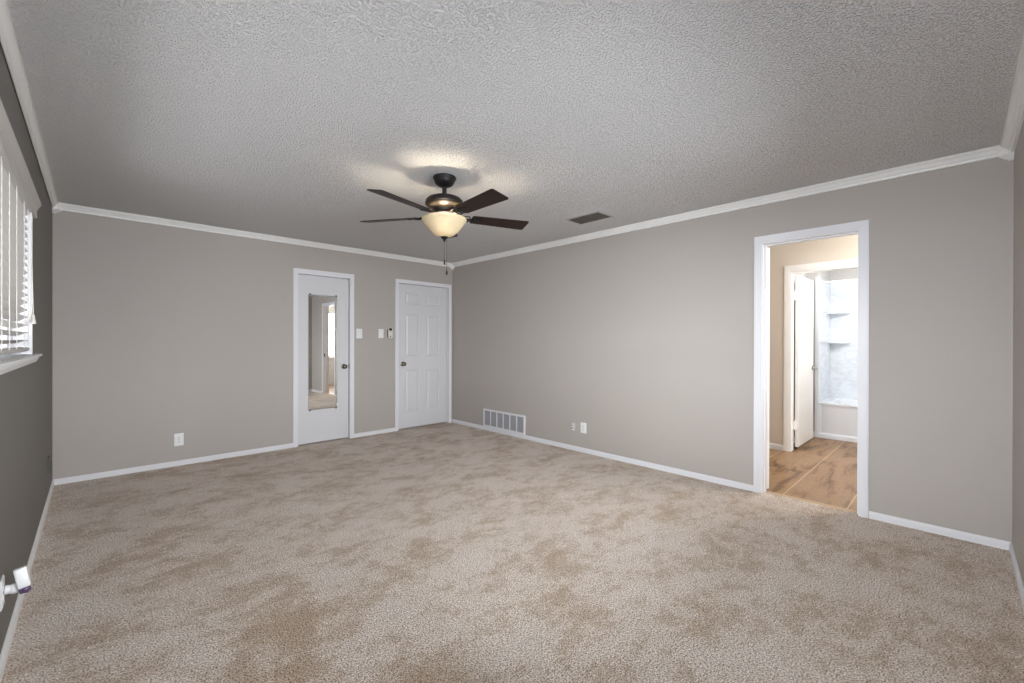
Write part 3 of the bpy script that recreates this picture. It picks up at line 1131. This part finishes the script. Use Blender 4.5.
def rrect(w, h, r_, y, n=6, cz=0.0):
    out = []
    for (sx, sz, a0) in ((1, 1, 0), (-1, 1, PI / 2), (-1, -1, PI), (1, -1, 3 * PI / 2)):
        for k in range(n + 1):
            a = a0 + PI / 2 * k / n
            out.append((sx * (w / 2 - r_) + r_ * math.cos(a), y, cz + sz * (h / 2 - r_) + r_ * math.sin(a)))
    return out


MB().prism(rrect(.076, .128, .020, 0, cz=-.010), (0, -.014, 0)).build('cradle', M['ventdark'], rm)
MB().prism(rrect(.066, .146, .018, -.006), (0, -.020, 0)).build('body', M['remote'], rm)
MB().prism(rrect(.046, .034, .006, -.0255, cz=.048), (0, -.0015, 0)).build('screen', M['black'], rm)
for (zc, r_) in ((.016, .0065), (-.050, .010)):
    MB().lathe([(0, 0), (r_, 0), (r_ * .8, .0022), (0, .003)], (0, -.026, zc), (0, -1, 0), 16).build('button', M['ventdark'], rm)

# ------------------------------------------------------------------ plug-in sensor at the left edge
pg = empty('plug_in_sensor', (0.0095, 2.893, 0.296), 0)
tag(pg, 'white box-headed sensor with purple lens on a swivel, plugged into outlet', 'sensor')
MB().lathe([(0, 0), (.017, 0), (.018, .004), (.016, .014), (.009, .017), (.0085, .026), (0, .026)], (0, 0, -.004), 'x', 24).build('plug_base', M['plastic'], pg, 45)
MB().lathe([(0, -.021), (.011, -.0185), (.0185, -.011), (.021, 0), (.0185, .011), (.011, .0185), (0, .021)], (.026, .0, -.006), (1, 0.0, -0.1), 24).build('swivel', M['plastic'], pg, 60)
hd = empty('sensor_head', (.047, -.004, .026))
hd.parent = pg
hd.rotation_euler = (R(-14), R(-9), R(7))
MB().box(-.019, .019, -.029, .029, -.034, .046, .006, 3).build('housing', M['plastic'], hd, 40)
MB().box(-.0165, .0165, -.026, .026, -.054, -.033, .005, 3).build('lens_band', M['lens'], hd, 40)
b = MB().lathe([(0, 0), (.011, 0), (.012, .003), (.009, .006), (0, .0075)], (.003, -.026, -.044), (0.1, -1, -.25), 20)
b.build('lens', M['lens'], hd, 50)

# ------------------------------------------------------------------ return-air grille on the right wall
gy0, gy1, gz0, gz1 = 4.222, 5.070, 0.045, 0.309
gr = empty('air_grille', (W, (gy0 + gy1) / 2, gz0), 0)
tag(gr, 'white six-section return air grille low on the right wall', 'air vent')
b = MB()
fw = .026
t0 = .016
for (ya, yb, za, zb) in ((gy0, gy1, gz0, gz0 + fw + .006), (gy0, gy1, gz1 - fw, gz1), (gy0, gy0 + fw, gz0 + fw + .006, gz1 - fw), (gy1 - fw, gy1, gz0 + fw + .006, gz1 - fw)):
    b.box(W - t0, W, ya, yb, za, zb, .002)
part(b, 'frame', M['trim'], gr)
n = 6
cw = (gy1 - gy0 - 2 * fw) / n
for k in range(1, n):
    y = gy0 + fw + cw * k
    part(MB().box(W - t0 + .001, W - .001, y - .007, y + .007, gz0 + fw, gz1 - fw + .002), 'divider', M['trim'], gr)
b = MB()
z = gz0 + fw + .012
while z < gz1 - fw - .004:
    b.prism([(W - .012, gy0 + fw, z - .004), (W - .0112, gy0 + fw, z - .003), (W - .003, gy0 + fw, z + .0055), (W - .0038, gy0 + fw, z + .0045)], (0, gy1 - gy0 - 2 * fw, 0))
    z += .0115
part(b, 'louvres', M['grillecore'], gr)
part(MB().box(W - .0025, W - .0005, gy0 + fw, gy1 - fw, gz0 + fw, gz1 - fw), 'backing', M['grillecore'], gr)

# ------------------------------------------------------------------ ceiling register
vx0, vx1, vy0, vy1 = 3.690, 3.905, 2.605, 2.965
cv = empty('ceiling_register', ((vx0 + vx1) / 2, (vy0 + vy1) / 2, H), 0)
tag(cv, 'dark louvred air register in the ceiling near the fan', 'air vent')
b = MB()
for (xa, xb, ya, yb) in ((vx0 - .02, vx0 + .006, vy0 - .02, vy1 + .02), (vx1 - .006, vx1 + .02, vy0 - .02, vy1 + .02), (vx0 + .006, vx1 - .006, vy0 - .02, vy0 + .006), (vx0 + .006, vx1 - .006, vy1 - .006, vy1 + .02)):
    b.box(xa, xb, ya, yb, H - .006, H, .002)
part(b, 'frame', M['ventframe'], cv)
b = MB()
x = vx0 + .016
while x < vx1 - .008:
    s = -1
    b.prism([(x - .008 * s, vy0, H - .010), (x - .0068 * s, vy0, H - .010), (x + .0068 * s, vy0, H - .0015), (x + .0056 * s, vy0, H - .0015)], (0, vy1 - vy0, 0))
    x += .0165
part(b, 'louvres', M['ventdark'], cv)
part(MB().box(vx0, vx1, (vy0 + vy1) / 2 - .003, (vy0 + vy1) / 2 + .003, H - .012, H - .003), 'crossbar', M['ventdark'], cv)
part(MB().box(vx0, vx1, vy0, vy1, H - .0014, H - .0004), 'backing', M['slot'], cv)

# ------------------------------------------------------------------ bathtub, surround, rod
tb = empty('bathtub', (XT, .78, 0))
tag(tb, 'white bathtub with grey apron beyond the inner door', 'bathtub')
b = MB()
ty0 = 0.01
zt = 0.470
# rim ring and basin
x0, x1, y0, y1 = XT, XE, ty0, YT
ring = [(x0, x1, y0, y1, zt), (x0 + .07, x1 - .06, y0 + .09, y1 - .09, zt), (x0 + .085, x1 - .075, y0 + .11, y1 - .11, zt - .02), (x0 + .15, x1 - .14, y0 + .24, y1 - .24, .09)]
prev = None
for (xa, xb, ya, yb, z) in ring:
    q = [b.bm.verts.new(p) for p in ((xa, ya, z), (xb, ya, z), (xb, yb, z), (xa, yb, z))]
    if prev:
        for k in range(4):
            b.bm.faces.new([prev[k], prev[(k + 1) % 4], q[(k + 1) % 4], q[k]])
    prev = q
b.bm.faces.new(prev)
part(b, 'basin', M['tub'], tb)
part(MB().box(XT - .008, XT + .03, ty0, YT, zt - .028, zt + .004, .006, 3), 'front_rim', M['tub'], tb, 40)
part(MB().box(XT + .006, XT + .03, ty0, YT, .050, zt - .026), 'apron', M['tubgrey'], tb)
part(MB().prism([(XT + .02, ty0, -.004), (XT - .012, ty0, -.004), (XT - .012, ty0, .040), (XT - .006, ty0, .060), (XT + .02, ty0, .068)], (0, YT - ty0, 0)), 'plinth', M['tub'], tb)
part(MB().box(XT - .004, XT + .03, YT - .030, YT, .055, zt - .026, .003), 'apron_edge', M['tub'], tb)

sr = empty('tub_surround', (XE, YT, zt))
tag(sr, 'white veined tub surround with moulded corner shelves', 'tub surround', None, 'structure')
SZ = 2.172
part(MB().box(XE, XE + .012, ty0, YT, zt, SZ, .001), 'rear_panel', M['marble'], sr)
b = MB().box(XT + .0, XE, YT, YT + .012, zt, SZ, .001)
part(b, 'end_panel', M['marble'], sr)
part(MB().box(XT - .008, XT + .002, YT - .004, YT + .040, -.004, SZ, .003), 'edge_trim', M['tub'], sr)
for zc in (1.700, 1.272):
    b = MB()
    o_ = [(XE, YT), (XE, YT - .235), (XE - .06, YT - .235), (XE - .16, YT - .12), (XE - .20, YT)]
    b.prism([(x, y, zc) for x, y in o_], (0, 0, .040))
    part(b, 'corner_shelf', M['marble'], sr)
    part(MB().box(XT + .06, XE - .19, YT - .010, YT, zc + .012, zc + .036, .004), 'end_ledge', M['marble'], sr)
rd = empty('shower_rod', (7.39, .78, 2.10))
tag(rd, 'straight white shower curtain rod above the bathtub', 'shower rod')
part(MB().tube([(7.39, ty0, 2.10), (7.39, YT - .004, 2.10)], .0125, 16), 'rod', M['rod'], rd, 60)
for y, s in ((YT - .0005, -1), (0.0105, 1)):
    part(MB().lathe([(0, 0), (.030, 0), (.030, .004), (.018, .014), (0, .014)], (7.39, y, 2.10), (0, s, 0), 20), 'flange', M['rod'], rd, 45)
